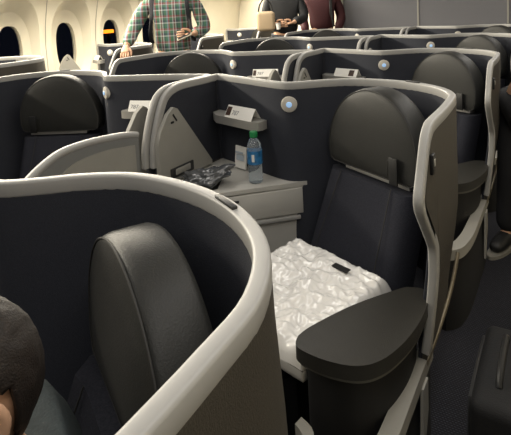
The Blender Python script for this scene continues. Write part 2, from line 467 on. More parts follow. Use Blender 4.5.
suite('W', 3, WO[3], 'farthest window side shell with a lamp, left of the person with tan bag', 'farthest window seat, left of the person with tan bag')

for c in NEAR_SHELL.children:
    if c.name.startswith('reading_light'): c.location = (-.14, .045, 0)      # lamp sits farther along the wall here
NEAR_SEAT = bpy.data.objects['airplane_seat']
for c in NEAR_SEAT.children:
    if c.name.startswith('headrest'): c.location = (-.006, .025, -.035)      # this headrest is set lower
divider_m = mat('divider_grey', M('74757499'[:6]), .5)
# ------------------------------------------------------------------ centre dividers between the pairs
def divider(oy, label):
    root = thing('privacy_divider', label, 'divider', (-1.712, 1.2+oy, 0), 'beige dividers between paired seats')
    fr = [(1.60, .60), (1.60, 1.008), (1.56, 1.018), (1.49, 1.03), (1.36, 1.042), (1.249, 1.044), (1.18, 1.036), (1.12, 1.015), (1.06, .985), (1.0, .94), (.94, .87), (.89, .77), (.87, .60)]
    c = crom([(0, y-1.2, z) for y, z in fr[1:]], 4)
    poly = [(p.y, p.z-.01) for p in c]+[(fr[0][0]-1.2, .60)]
    bm = bmesh.new(); add_prism_yz(bm, poly, -.012, .012); finish(bm, 'divider_panel', divider_m, root)
    bm = bmesh.new(); add_sweep(bm, c, .036, .030, r=.4); finish(bm, 'frame', rail_m, root)
    # inset lighter panel
    ins = crom([(0, 1.57-1.2, .968), (0, 1.4-1.2, .99), (0, 1.25-1.2, .985), (0, 1.17-1.2, .955), (0, 1.10-1.2, .90), (0, 1.05-1.2, .84), (0, 1.01-1.2, .77)], 4)
    poly = [(p.y, p.z) for p in ins]+[(1.01-1.2, .65), (1.57-1.2, .65)]
    bm = bmesh.new(); add_prism_yz(bm, poly, .012, .018); bevel(bm, .003, 2, 50); finish(bm, 'inset_panel', greyplast, root)
    bm = bmesh.new(); add_prism_yz(bm, [(1.57-1.2, 0), (1.57-1.2, .5995), (.90-1.2, .5995), (.90-1.2, 0)], -.012, .012); finish(bm, 'divider_foot', base_m, root)
    return root
divider(0, 'large beige divider to the left of the bottle console, rounded at its near end')
divider(1.40, 'beige divider in the second pair of shells, seen just over the middle rail')
divider(2.85, 'beige divider two rows behind the bottle console')

# ------------------------------------------------------------------ things in the suites
def text_obj(s, size, material, parent, loc, rot, name='lettering'):
    cu = bpy.data.curves.new(name, 'FONT'); cu.body = s; cu.size = size; cu.extrude = .0004; cu.align_x = 'LEFT'
    t = bpy.data.objects.new('tmp_text', cu); COL.objects.link(t)
    dg = bpy.context.evaluated_depsgraph_get()
    me = bpy.data.meshes.new_from_object(t.evaluated_get(dg)); bpy.data.objects.remove(t)
    me.materials.clear(); me.materials.append(material)
    o = bpy.data.objects.new(name, me); COL.objects.link(o); o.parent = parent; o.location = loc; o.rotation_euler = rot
    return o

def card(x, y, z, w, h, rz, label, txt='787', pic=None):
    """white folded literature card standing on a shelf; origin at its base, front towards -Y"""
    root = thing('literature_card', label, 'card', (x, y, z), 'white cards on the wall shelves', rz)
    bm = bmesh.new()
    d = .035
    pr = [(-d, 0), (-d+.002, 0), (-.001, h-.003), (d-.002, 0), (d, 0), (.001, h), (-.001, h)]
    add_prism_yz(bm, pr, -w/2, w/2); finish(bm, 'folded_sheet', paper_m, root, smooth=False)
    tilt = math.pi/2-math.atan2(d, h)
    if pic:
        bm = bmesh.new(); rot = Matrix.Rotation(-math.atan2(d, h), 3, 'X')
        add_box(bm, (pic[0]*w, -d/2-.0006, h/2), (pic[1]*w, .0008, h*.86), rot); finish(bm, 'printed_picture', blue_m, root, smooth=False)
    if txt:
        fx = -w/2+.012 if not pic or pic[0] > 0 else pic[0]*w+pic[1]*w/2+.01
        f = .25
        text_obj(txt, h*.62, ink_m, root, (fx, -d*(1-f)-.0008, h*f), (tilt, 0, 0))
    return root

SHZ = 1.018
def shelf_card(mir, ox, oy, lab, **k):
    x, y = (-1.40, 2.04)
    if mir: x = 2*MX-x
    return card(x+ox, y+oy, SHZ, .21, .056, (-.27 if not mir else .27), lab, **k)
shelf_card(False, 0, RO[1], 'white card with dark picture on the metal shelf above the bottle', txt='787', pic=(-.40, .17))
shelf_card(False, 0, RO[2], 'white card with dark picture at its right end, on the shelf behind the middle rail', txt='', pic=(.25, .22))
shelf_card(True, 0, CO[0], 'white 787 card on the shelf at left above the beige divider', txt='787')
shelf_card(True, 0, CO[1], 'white 787 card on the shelf below and right of the plaid shirt', txt='787', pic=(-.42, .12))
card(-1.355+WX, 2.025+WO[1], SHZ, .13, .055, -.27, 'small white card on the window side shelf below the second window', txt='')

# second booklet standing on the console against the wall
bk = thing('booklet', 'white booklet standing on the console behind the bottle', 'booklet', (-1.43, 2.05, .7405), None, -.27)
bm = bmesh.new(); add_box(bm, (0, 0, .06), (.085, .008, .115), Matrix.Rotation(-.12, 3, 'X')); finish(bm, 'pages', paper_m, bk, smooth=False)
bm = bmesh.new(); add_box(bm, (.0, -.0105, .088), (.06, .001, .010), Matrix.Rotation(-.12, 3, 'X')); add_box(bm, (.0, -.0070, .06), (.06, .001, .03), Matrix.Rotation(-.12, 3, 'X'))
finish(bm, 'print', mat('pale_print', M('a9b3bd'), .7), bk, smooth=False)

# bottle
bt = thing('water_bottle', 'clear water bottle with green cap and blue label on the console', 'bottle', (-1.262, 1.925, .7355))
bt.scale = (1.12, 1.12, 1.12)
water_m = mat('bottle_plastic', M('dfe8ee'), .08, spec=.6, trans=.85, ior=1.2)
bm = bmesh.new()
pr = [(.0001, .0), (.026, 0), (.031, .006)]
for k in range(9): pr.append((.0315 if k % 2 else .0295, .012+k*.0078))
pr += [(.032, .082), (.032, .145), (.0305, .15), (.0315, .158), (.028, .172), (.02, .188), (.0135, .196), (.0125, .203), (.0001, .203)]
add_lathe(bm, pr, (0, 0, 0), 32); finish(bm, 'bottle_body', water_m, bt)
bm = bmesh.new(); add_lathe(bm, [(.0322, .084), (.0332, .085), (.0332, .142), (.0322, .143)], (0, 0, 0), 32); lb = finish(bm, 'bottle_label', mat('blue_label', M('2a6796'), .4, vary=.45, vscale=60), bt)
bm = bmesh.new()
for k in range(5):
    a0 = math.radians(-80+k*4)
    for (z0, z1) in ((.098, .130),):
        a1 = a0+math.radians(4)
        q = [bm.verts.new((.0337*math.cos(a), .0337*math.sin(a), z)) for a, z in ((a0, z0), (a1, z0), (a1, z1), (a0, z1))]
        bm.faces.new(q)
finish(bm, 'label_print', paper_m, lb, smooth=False)
bm = bmesh.new(); add_lathe(bm, [(.0001, .199), (.0165, .199), (.0175, .202), (.0175, .221), (.016, .224), (.0001, .224)], (0, 0, 0), 24); finish(bm, 'bottle_cap', mat('green_cap', M('1f7a45'), .4), bt)

# dark plastic bag in the console recess
bm = bmesh.new(); bmesh.ops.create_icosphere(bm, subdivisions=5, radius=1)
for v in bm.verts:
    p = v.co.copy(); n = noise.fractal(p*2.1+Vector((7, 2, 1)), .9, 2.2, 5)
    f = 1+.22*n+.12*abs(noise.noise(p*5))
    q = Vector((p.x*.125*f, p.y*.07*f, max(-.2, p.z)*.058*f+.01))
    q.z += .06*smooth01((p.x-.2)/.8)
    v.co = q
mz = min(v.co.z for v in bm.verts)
for v in bm.verts: v.co.z -= mz
bag = finish(bm, 'plastic_bag', mat('crumpled_film', M('45474a'), .22, spec=.7, coat=.5), None, sharp=180)
bag.location = (-1.46, 1.79, .739); bag.rotation_euler = (0, 0, .45)
tag(bag, 'crumpled dark plastic bag lying on the console left of the bottle', 'bag')
hs = []
bm = bmesh.new()
for k in range(3):
    pts = crom([(-1.585+.01*k, 1.62+.02*k, .742), (-1.56, 1.59+.01*k, .765+.004*k), (-1.52, 1.60, .748), (-1.53+.01*k, 1.66, .744)], 6)
    add_tube(bm, pts, .004, 6)
hd = finish(bm, 'headphone_cable', black_m, None); tag(hd, 'black coiled cable lying beside the plastic bag on the console', 'cable')

# wrapped blanket
bm = bmesh.new()
nu, nv = 110, 110
hw, hd_, th = .25, .245, .135
def bl(u, v, top):
    x = hw*math.copysign(abs(u)**1.0, u); y = hd_*v
    r = max(abs(u), abs(v))
    edge = 1-max(0, (r-.80)/.20)**2.2
    z = th/2+(1 if top else -1)*th/2*edge**.55 if edge > 0 else th/2
    p = Vector((x*9, y*9, 0))
    if top:
        z += .010*noise.fractal(p*1.0, .9, 2.1, 5)*(.4+edge)
        rid = 1-abs(noise.noise(Vector((x*16+3*y, y*7-4*x, 3.1))))*2
        z += .0028*max(0, rid)*edge
        rid = 1-abs(noise.noise(Vector((x*8-6*y, y*22+5*x, 8.7))))*2.2
        z += .006*max(0, rid)*edge
        rid = 1-abs(noise.noise(Vector((x*34+9*y, y*30-7*x, 5.7))))*2.6
        z += .0006*max(0, rid)*edge
        rid = 1-abs(noise.noise(Vector((x*14+22*y, y*10-16*x, 1.7))))*3
        z += .004*max(0, rid)*edge
        z += .02*v*edge
    c = 1-.06*max(0, abs(u)+abs(v)-1.6)
    w = .008*noise.noise(p*.6+Vector((4, 4, 4)))
    return Vector((x*c+w, y*c+w, max(z, .0)))
for top in (True, False):
    g = [[bm.verts.new(bl(-1+2*i/nu, -1+2*j/nv, top)) for j in range(nv+1)] for i in range(nu+1)]
    for i in range(nu):
        for j in range(nv): bm.faces.new((g[i][j], g[i+1][j], g[i+1][j+1], g[i][j+1]))
blk = thing('blanket_pack', 'white blanket sealed in clear plastic on the empty seat', 'blanket', (-.80, 1.455, .4515), None, math.atan2(AY, AX)+.18)
finish(bm, 'wrapped_blanket', mat('wrapped_white', M('e4e2de'), .18, coat=.8, spec=.6, bump=.2, bscale=70), blk, sharp=180)
bm = bmesh.new(); add_box(bm, (.075, .15, .163), (.07, .026, .003), Matrix.Rotation(.06, 3, 'X')); finish(bm, 'sticker', black_m, blk)

# suitcase in the aisle
su = thing('suitcase', 'black fabric suitcase standing in the aisle at bottom right', 'suitcase', (-.055, 1.45, 0))
blackfab = mat('black_fabric', M('0d0d0e'), .8, bump=.4, bscale=300)
bm = bmesh.new(); add_box(bm, (0, 0, .285), (.30, .38, .48)); bevel(bm, .03, 4); finish(bm, 'suitcase_body', blackfab, su)
bm = bmesh.new(); add_tube(bm, crom([(-.085, -.1, .523), (-.085, -.07, .547), (-.085, .0, .554), (-.085, .09, .547), (-.085, .12, .523)], 5), .009, 8); finish(bm, 'carry_handle', black_m, su)
bm = bmesh.new(); add_tube(bm, crom([(-.152, -.15, .08), (-.152, -.15, .45), (-.152, -.10, .50), (-.152, .10, .50), (-.152, .15, .45), (-.152, .15, .08)], 6), .005, 6); finish(bm, 'piping', greydark, su)
for sx in (-1, 1):
    for sy in (-1, 1):
        bm = bmesh.new(); add_lathe(bm, [(.0001, -.012), (.022, -.012), (.025, -.006), (.025, .006), (.022, .012), (.0001, .012)], (sx*.09, sy*.15, .025), 16, (0, 1, 0))
        add_box(bm, (sx*.09, sy*.15, .045), (.03, .034, .03)); finish(bm, 'wheel', black_m, su)

# ------------------------------------------------------------------ people
skin_m = mat('skin', M('c39a7c'), .55, vary=.05, vscale=20)
hair_m = mat('dark_hair', M('1d150f'), .6, bump=.5, bscale=420, vary=.35, vscale=160)
def skin_bm(verts, edges, radii, sub=2):
    me = bpy.data.meshes.new('tmp'); me.from_pydata([tuple(v) for v in verts], edges, [])
    o = bpy.data.objects.new('tmp', me); COL.objects.link(o)
    sk = o.modifiers.new('s', 'SKIN'); sk.use_smooth_shade = True
    me.skin_vertices[0].data[0].use_root = True
    for i, r in enumerate(radii):
        rr = r if isinstance(r, tuple) else (r, r)
        me.skin_vertices[0].data[i].radius = rr
    ss = o.modifiers.new('u', 'SUBSURF'); ss.levels = sub; ss.render_levels = sub
    dg = bpy.context.evaluated_depsgraph_get()
    m2 = bpy.data.meshes.new_from_object(o.evaluated_get(dg))
    bm = bmesh.new(); bm.from_mesh(m2)
    bpy.data.objects.remove(o); bpy.data.meshes.remove(me); bpy.data.meshes.remove(m2)
    return bm

def merge(bm, other, mtx=None):
    if mtx is not None: bmesh.ops.transform(other, matrix=mtx, verts=other.verts)
    me = bpy.data.meshes.new('tmp'); other.to_mesh(me); other.free(); bm.from_mesh(me); bpy.data.meshes.remove(me)

def head_bm(s=1.0):
    """head facing -Y, centre at mid skull"""
    bm = bmesh.new(); bmesh.ops.create_uvsphere(bm, u_segments=32, v_segments=24, radius=1)
    for v in bm.verts:
        p = v.co.copy()
        x = p.x*.077; y = p.y*.098; z = p.z*.118
        if p.z < 0:
            x *= 1-.28*p.z*p.z
            if p.y > 0: y *= 1-.35*p.z*p.z
            else: y *= 1+.02*p.z
        if p.y < -.2:
            ex = abs(p.x)
            eye = math.exp(-((ex-.40)/.16)**2-((p.z-.03)/.13)**2); y += .013*eye
            ns = math.exp(-(p.x/.13)**2)*smooth01((p.z+.42)/.12)*smooth01((.12-p.z)/.5); y -= .026*ns
            mo = math.exp(-(p.x/.3)**2-((p.z+.55)/.07)**2); y -= .006*mo
            mo2 = math.exp(-(p.x/.28)**2-((p.z+.55)/.018)**2); y += .005*mo2
        v.co = Vector((x, y, z))*s
    for sx in (-1, 1):
        e = bmesh.new(); bmesh.ops.create_uvsphere(e, u_segments=14, v_segments=10, radius=1)
        for v in e.verts:
            p = v.co; d = math.sqrt(p.y**2+p.z**2)
            v.co = Vector((p.x*.010-(sx*.005 if d < .6 and p.x*sx > 0 else 0), p.y*.019*(1-.25*max(0, -p.z)), p.z*.033))*s
        merge(bm, e, Matrix.Translation(Vector((sx*.080, .012, -.006))*s) @ Matrix.Rotation(sx*-.35, 4, 'Z'))
        e = bmesh.new(); bmesh.ops.create_uvsphere(e, u_segments=10, v_segments=8, radius=.0115*s)
        merge(bm, e, Matrix.Translation(Vector((sx*.031, -.080, .004))*s))
    return bm

def hair_bm(s=1.0, length=.0):
    bm = bmesh.new(); bmesh.ops.create_uvsphere(bm, u_segments=96, v_segments=72, radius=1)
    for v in bm.verts:
        p = v.co.copy(); f = 1.0+.02*noise.noise(p*7)
        x, y, z = p.x*.086*f, p.y*.107*f+.006, p.z*.125*f+.006
        if p.z < 0:
            x *= 1-.24*p.z*p.z; y *= 1-.40*p.z*p.z if p.y > 0 else 1-.2*p.z*p.z
            z -= length*abs(p.z)
        v.co = Vector((x, y, z))*s
    kill = [v for v in bm.verts if (v.co.y < (-.055+(.075 if v.co.z < .05*s else .0)+(.01 if v.co.z < 0 else 0))*s and v.co.z < .085*s) or v.co.z < (-.085-length)*s
            or (abs(v.co.x) > .06*s and v.co.z < .025*s and v.co.y < .035*s)]
    bmesh.ops.delete(bm, geom=kill, context='VERTS')
    g = bmesh.ops.solidify(bm, geom=bm.faces[:], thickness=.006*s)
    return bm

def hand_bm(root, palm_dir, up, side, s=1.0, curl=.5):
    """palm + four fingers + thumb; root = wrist, palm_dir along the hand, up = back of the hand, side = thumb side"""
    root = Vector(root); d = Vector(palm_dir).normalized(); sd = Vector(side); sd = (sd-d*sd.dot(d)).normalized(); u = Vector(up); u = (u-d*u.dot(d)-sd*u.dot(sd)).normalized()
    bm = bmesh.new()
    vs = [root-d*.03*s, root, root+d*.05*s, root+d*.085*s]
    merge(bm, skin_bm(vs, [(0, 1), (1, 2), (2, 3)], [(.026*s, .02*s), (.028*s, .018*s), (.04*s, .016*s), (.038*s, .014*s)], 2))
    for k, (off, ln) in enumerate(((.030, .070), (.010, .078), (-.010, .073), (-.029, .056))):
        p = root+d*.075*s+sd*off*s; vs = [p]
        a = 0
        for seg in (.42, .33, .25):
            a += curl*(.6+.5*(seg < .4)); dr = d*math.cos(a)-u*math.sin(a); p = p+dr*ln*seg*s*1.15; vs.append(p)
        merge(bm, skin_bm(vs, [(0, 1), (1, 2), (2, 3)], [.0095*s, .009*s, .0085*s, .0075*s], 1))
    p = root+d*.02*s+sd*.022*s
    vs = [p, p+d*.025*s+sd*.022*s-u*.008*s, p+d*.055*s+sd*.028*s-u*.018*s, p+d*.08*s+sd*.024*s-u*.028*s]
    merge(bm, skin_bm(vs, [(0, 1), (1, 2), (2, 3)], [.013*s, .012*s, .010*s, .008*s], 1))
    return bm

def person(label, loc, rz, J, shirt_m, trouser_m, headrot=(0, 0, 0), hair_len=.0, hands=True, hcurl=(.5, .5), s=1.0, hair=hair_m, legs_shirt=False, sleeve_r=.052, torso_r=1.0, collar=0):
    """J: joint positions in the person's frame (facing -Y, metres)"""
    root = thing('person', label, 'person', loc, None, rz)
    J = {k: Vector(v)*s for k, v in J.items()}
    chain = ['pelvis', 'waist', 'chest', 'neckbase', 'neck', 'head']
    names = chain+['shoulderL', 'elbowL', 'wristL', 'shoulderR', 'elbowR', 'wristR', 'hipL', 'kneeL', 'ankleL', 'toeL', 'hipR', 'kneeR', 'ankleR', 'toeR']
    idx = {n: i for i, n in enumerate(names)}
    E = [(idx[a], idx[b]) for a, b in zip(chain, chain[1:])]
    for q in 'LR':
        E += [(idx['chest'], idx['shoulder'+q]), (idx['shoulder'+q], idx['elbow'+q]), (idx['elbow'+q], idx['wrist'+q]),
              (idx['pelvis'], idx['hip'+q]), (idx['hip'+q], idx['knee'+q]), (idx['knee'+q], idx['ankle'+q]), (idx['ankle'+q], idx['toe'+q])]
    rad = {'pelvis': (.13, .10), 'waist': (.125, .095), 'chest': (.14, .105), 'neckbase': (.062, .06), 'neck': (.052, .055), 'head': (.055, .06),
           'shoulder': .058, 'elbow': .041, 'wrist': .028, 'hip': .085, 'knee': .056, 'ankle': .036, 'toe': .022}
    rr = [tuple(x*s for x in (rad.get(n) or rad[n[:-1]])) if isinstance(rad.get(n) or rad[n[:-1]], tuple) else (rad.get(n) or rad[n[:-1]])*s for n in names]
    body = skin_bm([J[n] for n in names], E, rr, 2)
    R = Matrix.Translation(J['head']+Vector((0, -.01, .07))*s) @ Matrix.Rotation(headrot[2], 4, 'Z') @ Matrix.Rotation(headrot[0], 4, 'X')
    merge(body, head_bm(s), R)
    if hands:
        for q, c in zip('LR', hcurl):
            d = (J['wrist'+q]-J['elbow'+q]).normalized()
            hd = J.get('hand'+q); dd = (hd-J['wrist'+q]) if hd is not None else d
            sd = Vector((1, 0, 0)) if q == 'R' else Vector((-1, 0, 0))
            if abs(dd.normalized().dot(sd)) > .8: sd = Vector((0, 0, 1))
            up = Vector((0, -.5, 1))
            merge(body, hand_bm(J['wrist'+q], dd, up, sd, s, c))
    finish(body, 'body', skin_m, root, sharp=180)
    h = hair_bm(s, hair_len); bmesh.ops.transform(h, matrix=R, verts=h.verts); finish(h, 'hair', hair, root, sharp=180)
    # shirt: torso and sleeves
    nm = ['pelvis', 'waist', 'chest', 'neckbase', 'shoulderL', 'elbowL', 'cuffL', 'shoulderR', 'elbowR', 'cuffR']
    for q in 'LR': J['cuff'+q] = J['elbow'+q].lerp(J['wrist'+q], .92)
    ii = {n: i for i, n in enumerate(nm)}
    E = [(0, 1), (1, 2), (2, 3), (2, ii['shoulderL']), (ii['shoulderL'], ii['elbowL']), (ii['elbowL'], ii['cuffL']), (2, ii['shoulderR']), (ii['shoulderR'], ii['elbowR']), (ii['elbowR'], ii['cuffR'])]
    t = torso_r
    rd = [(.165*t, .125), (.160*t, .122), (.172*t, .132), (.075+collar, .07+collar), .078, sleeve_r+.004, sleeve_r-.008, .078, sleeve_r+.004, sleeve_r-.008]
    rd = [tuple(a*s for a in r) if isinstance(r, tuple) else r*s for r in rd]
    bm = skin_bm([J[n] for n in nm], E, rd, 2)
    for v in bm.verts:
        v.co += v.normal*.006*noise.fractal(v.co*14, .9, 2, 3)
    sh = finish(bm, 'shirt', shirt_m, root, sharp=180)
    nm = ['pelvis', 'hipL', 'kneeL', 'hemL', 'hipR', 'kneeR', 'hemR']
    for q in 'LR': J['hem'+q] = J['knee'+q].lerp(J['ankle'+q], .99)
    bm = skin_bm([J[n] for n in nm], [(0, 1), (1, 2), (2, 3), (0, 4), (4, 5), (5, 6)], [(.15*s, .118*s), .102*s, .080*s, .070*s, .102*s, .080*s, .070*s], 2)
    finish(bm, 'trousers', trouser_m, root, sharp=180)
    for q in 'LR':
        a, tt = J['ankle'+q], J['toe'+q]
        d = (tt-a); d.z = 0; d.normalize()
        b0 = Vector((a.x, a.y, 0))
        bm = skin_bm([b0-d*.05+V(0, 0, .045), b0+d*.03+V(0, 0, .05), b0+d*.12+V(0, 0, .038), b0+d*.19+V(0, 0, .032)], [(0, 1), (1, 2), (2, 3)], [(.044, .046), (.048, .056), (.050, .046), (.040, .030)], 2)
        mz = min(v.co.z for v in bm.verts)
        for v in bm.verts: v.co.z -= mz-.012
        so = finish(bm, 'shoe', black_m, root, sharp=180)
        bm = bmesh.new(); pts = []
        n = Vector((-d.y, d.x, 0))
        for k in range(24):
            t_ = 2*math.pi*k/24; pts.append(b0+d*(.07+.17*math.cos(t_))+n*(.052*math.sin(t_)))
        lo = [bm.verts.new((p.x, p.y, 0)) for p in pts]; hi = [bm.verts.new((p.x, p.y, .02)) for p in pts]
        bm.faces.new(lo); bm.faces.new(hi)
        for k in range(24): bm.faces.new((lo[k], lo[(k+1) % 24], hi[(k+1) % 24], hi[k]))
        finish(bm, 'shoe_sole', SOLE, so)
    return root, J

SOLE = mat('shoe_sole', M('77746c'), .6)
STAND = dict(pelvis=(0, 0, .95), waist=(0, -.005, 1.10), chest=(0, 0, 1.32), neckbase=(0, .01, 1.47), neck=(0, .005, 1.52), head=(0, -.005, 1.58),
    shoulderL=(.19, .005, 1.42), elbowL=(.26, .02, 1.14), wristL=(.2, -.12, .95), shoulderR=(-.19, .005, 1.42), elbowR=(-.26, .02, 1.14), wristR=(-.2, -.12, .95),
    hipL=(.095, 0, .90), kneeL=(.10, -.01, .49), ankleL=(.10, .01, .09), toeL=(.11, -.13, .04), hipR=(-.095, 0, .90), kneeR=(-.10, -.01, .49), ankleR=(-.10, .01, .09), toeR=(-.11, -.13, .04))

def plaid(name):
    m = mat(name, M('5d7a68'), .8); nt = m.node_tree; b = nt.nodes['Principled BSDF']
    tc = nt.nodes.new('ShaderNodeTexCoord'); sep = nt.nodes.new('ShaderNodeSeparateXYZ'); nt.links.new(tc.outputs['Object'], sep.inputs[0])
    def bands(out, scale, off, stops):
        a = nt.nodes.new('ShaderNodeMath'); a.operation = 'MULTIPLY_ADD'; nt.links.new(out, a.inputs[0]); a.inputs[1].default_value = scale; a.inputs[2].default_value = off
        f = nt.nodes.new('ShaderNodeMath'); f.operation = 'FRACT'; nt.links.new(a.outputs[0], f.inputs[0])
        r = nt.nodes.new('ShaderNodeValToRGB'); r.color_ramp.interpolation = 'CONSTANT'
        els = r.color_ramp.elements
        while len(els) < len(stops): els.new(.5)
        for e, (p, c) in zip(els, stops): e.position = p; e.color = (*M(c), 1)
        nt.links.new(f.outputs[0], r.inputs['Fac']); return r.outputs['Color']
    st = [(0, '3f6b50'), (.22, 'b3bcb8'), (.30, '7a3a42'), (.42, 'bcbdb9'), (.50, '2f3f4a'), (.62, '456f59'), (.78, '8b98a8'), (.90, 'a04a4e')]
    st2 = [(0, '446b54'), (.25, 'b5bbb6'), (.34, '3b4650'), (.52, '4a745c'), (.68, 'a89e9a'), (.76, '8d4046'), (.88, '3b6350')]
    c1 = bands(sep.outputs['X'], 7.5, .1, st); c2 = bands(sep.outputs['Z'], 7.5, .3, st2)
    mx = nt.nodes.new('ShaderNodeMixRGB'); mx.blend_type = 'MIX'; mx.inputs[0].default_value = .5
    nt.links.new(c1, mx.inputs[1]); nt.links.new(c2, mx.inputs[2]); nt.links.new(mx.outputs[0], b.inputs['Base Color'])
    return m
denim = mat('dark_denim', M('20242c'), .85, vary=.15, vscale=150)
# the person in plaid
PJ = dict(STAND)
PJ.update(shoulderL=(.215, .0, 1.45), shoulderR=(-.215, .0, 1.45), elbowR=(-.335, -.10, 1.22), wristR=(-.37, -.30, 1.085), handR=(-.37, -.38, 1.03),
          elbowL=(.30, -.02, 1.19), wristL=(.20, -.22, 1.16), handL=(.10, -.27, 1.155), neckbase=(0, .0, 1.50), neck=(0, -.005, 1.56), head=(0, -.015, 1.62), chest=(0, -.01, 1.34))
man, MJ = person('person in green and red plaid shirt with backpack straps, hand on a window side shell', (-3.50, 3.90, 0), .62, PJ, plaid('plaid_cotton'), denim, s=1.16, torso_r=1.08, sleeve_r=.062)
strap_m = mat('webbing', M('26262a'), .8)
for sx in (-1, 1):
    bm = bmesh.new()
    P = [p*1.16 for p in crom([(sx*.14, .11, 1.545), (sx*.145, .0, 1.56), (sx*.15, -.10, 1.50), (sx*.155, -.155, 1.40), (sx*.165, -.158, 1.28), (sx*.185, -.12, 1.16), (sx*.19, .0, 1.09)], 5)]
    add_sweep(bm, P, .042, .012, r=.3); finish(bm, 'backpack_strap', strap_m, man)
bm = bmesh.new(); add_box(bm, (0, .29, 1.48), (.36, .22, .50)); bevel(bm, .06, 4)
bp = finish(bm, 'backpack', strap_m, man)
ph = thing('phone', 'pale phone held in the hand of the person in plaid', 'phone', (0, 0, 0))
mw = Matrix.Translation((-3.50, 3.90, 0)) @ Matrix.Rotation(.62, 4, 'Z')
ph.location = mw @ (MJ['wristL']+Vector((-.085, -.075, -.02))); ph.rotation_euler = (.3, -.35, .6)
bm = bmesh.new(); add_box(bm, (0, 0, .002), (.15, .075, .010)); bevel(bm, .004, 2); finish(bm, 'phone_case', mat('pale_case', M('c9c1ae'), .4), ph)
bm = bmesh.new(); add_box(bm, (0, 0, .0078), (.135, .066, .001)); finish(bm, 'screen', black_m, ph)

jack = mat('black_jacket', M('1a1b1d'), .75, vary=.1, vscale=60)
red = mat('red_jacket', M('3a1015'), .7, vary=.1, vscale=50)
# person with the tan bag
PJ = dict(STAND)
PJ.update(elbowR=(-.25, -.05, 1.17), wristR=(-.12, -.24, 1.13), handR=(-.05, -.27, 1.12), elbowL=(.25, -.05, 1.17), wristL=(.10, -.24, 1.13), handL=(.03, -.28, 1.12))
p2, J2 = person('person in black jacket with tan bag, holding a small white item', (-3.50, 6.35, 0), .5, PJ, jack, denim, hair_len=.16, s=1.18, sleeve_r=.064, torso_r=1.1)
tb = thing('shoulder_bag', 'tan shoulder bag worn by the person in the black jacket', 'bag', (-3.57, 5.93, 1.22), None, .5)
bm = bmesh.new(); add_box(bm, (0, 0, .15), (.26, .11, .28)); bevel(bm, .05, 5); finish(bm, 'bag_body', mat('tan_canvas', M('a08d72'), .75, bump=.3, bscale=200), tb)
bm = bmesh.new(); add_tube(bm, crom([(-.10, 0, .29), (-.07, -.01, .40), (.0, .0, .47), (.07, .01, .40), (.10, 0, .29)], 6), .012, 8); finish(bm, 'bag_strap', black_m, tb)
wi = thing('paper_cup', 'small white item in the hands of the person in the black jacket', 'cup', (-3.40, 5.98, 1.25))
bm = bmesh.new(); add_lathe(bm, [(.0001, 0), (.026, 0), (.034, .07), (.036, .075), (.03, .078), (.0001, .078)], (0, 0, 0), 20); finish(bm, 'cup', paper_m, wi)
bm = bmesh.new(); add_lathe(bm, [(.0362, .0785), (.037, .083), (.034, .089), (.0001, .089)], (0, 0, 0), 20); finish(bm, 'cup_lid', rail_m, wi)
# person in the red jacket
p3, J3 = person('person in dark red jacket standing far back near the bulkhead', (-3.25, 7.12, 0), .35, STAND, red, denim, s=1.18, sleeve_r=.064, torso_r=1.1)
bm = bmesh.new(); add_sweep(bm, crom([(.13, .08, 1.63), (.15, -.05, 1.65), (.155, -.15, 1.55), (.16, -.185, 1.40), (.19, -.16, 1.22)], 5), .045, .012, r=.3); finish(bm, 'backpack_strap', black_m, p3)
# person in black at the right edge
PJ = dict(STAND)
for k in ('waist', 'chest', 'neckbase', 'neck', 'head', 'shoulderL', 'elbowL', 'wristL', 'shoulderR', 'elbowR', 'wristR'):
    v = PJ[k]; h = v[2]-.95; PJ[k] = (v[0]*.9+.45*h, v[1]-.10*h, v[2]-.06*h)
PJ['elbowR'] = (.06, .14, 1.14); PJ['wristR'] = (.20, .12, .96)
PJ.update(ankleR=(-.12, -.05, .09), toeR=(-.13, -.2, .04), kneeR=(-.10, -.05, .49))
p4, J4 = person('person in black clothes and shoes standing in the aisle at right edge', (-.165, 3.30, 0), -.25, PJ, jack, mat('black_trousers', M('18181a'), .85), s=1.0)
# seated passenger in the nearest seat
n2 = math.atan2(NX, -NY)     # facing
SJ = dict(pelvis=(0, .06, .58), waist=(0, .05, .70), chest=(0, .02, .90), neckbase=(0, -.005, 1.02), neck=(0, -.02, 1.06), head=(0, -.035, 1.10),
    shoulderL=(.18, .02, .97), elbowL=(.22, -.08, .72), wristL=(.12, -.30, .66), shoulderR=(-.18, .02, .97), elbowR=(-.22, -.08, .72), wristR=(-.12, -.30, .66),
    hipL=(.09, .0, .57), kneeL=(.11, -.42, .56), ankleL=(.11, -.46, .10), toeL=(.11, -.6, .04), hipR=(-.09, .0, .57), kneeR=(-.11, -.42, .56), ankleR=(-.11, -.46, .10), toeR=(-.11, -.6, .04))
teal = mat('grey_teal_fleece', M('31393b'), .9, bump=.5, bscale=200, vary=.15, vscale=80)
p5, J5 = person('person with short dark hair and grey top sitting in the nearest seat', (-.612, .298, 0), n2, SJ, teal, denim, headrot=(.10, 0, .38), s=.955, collar=.022, sleeve_r=.06)

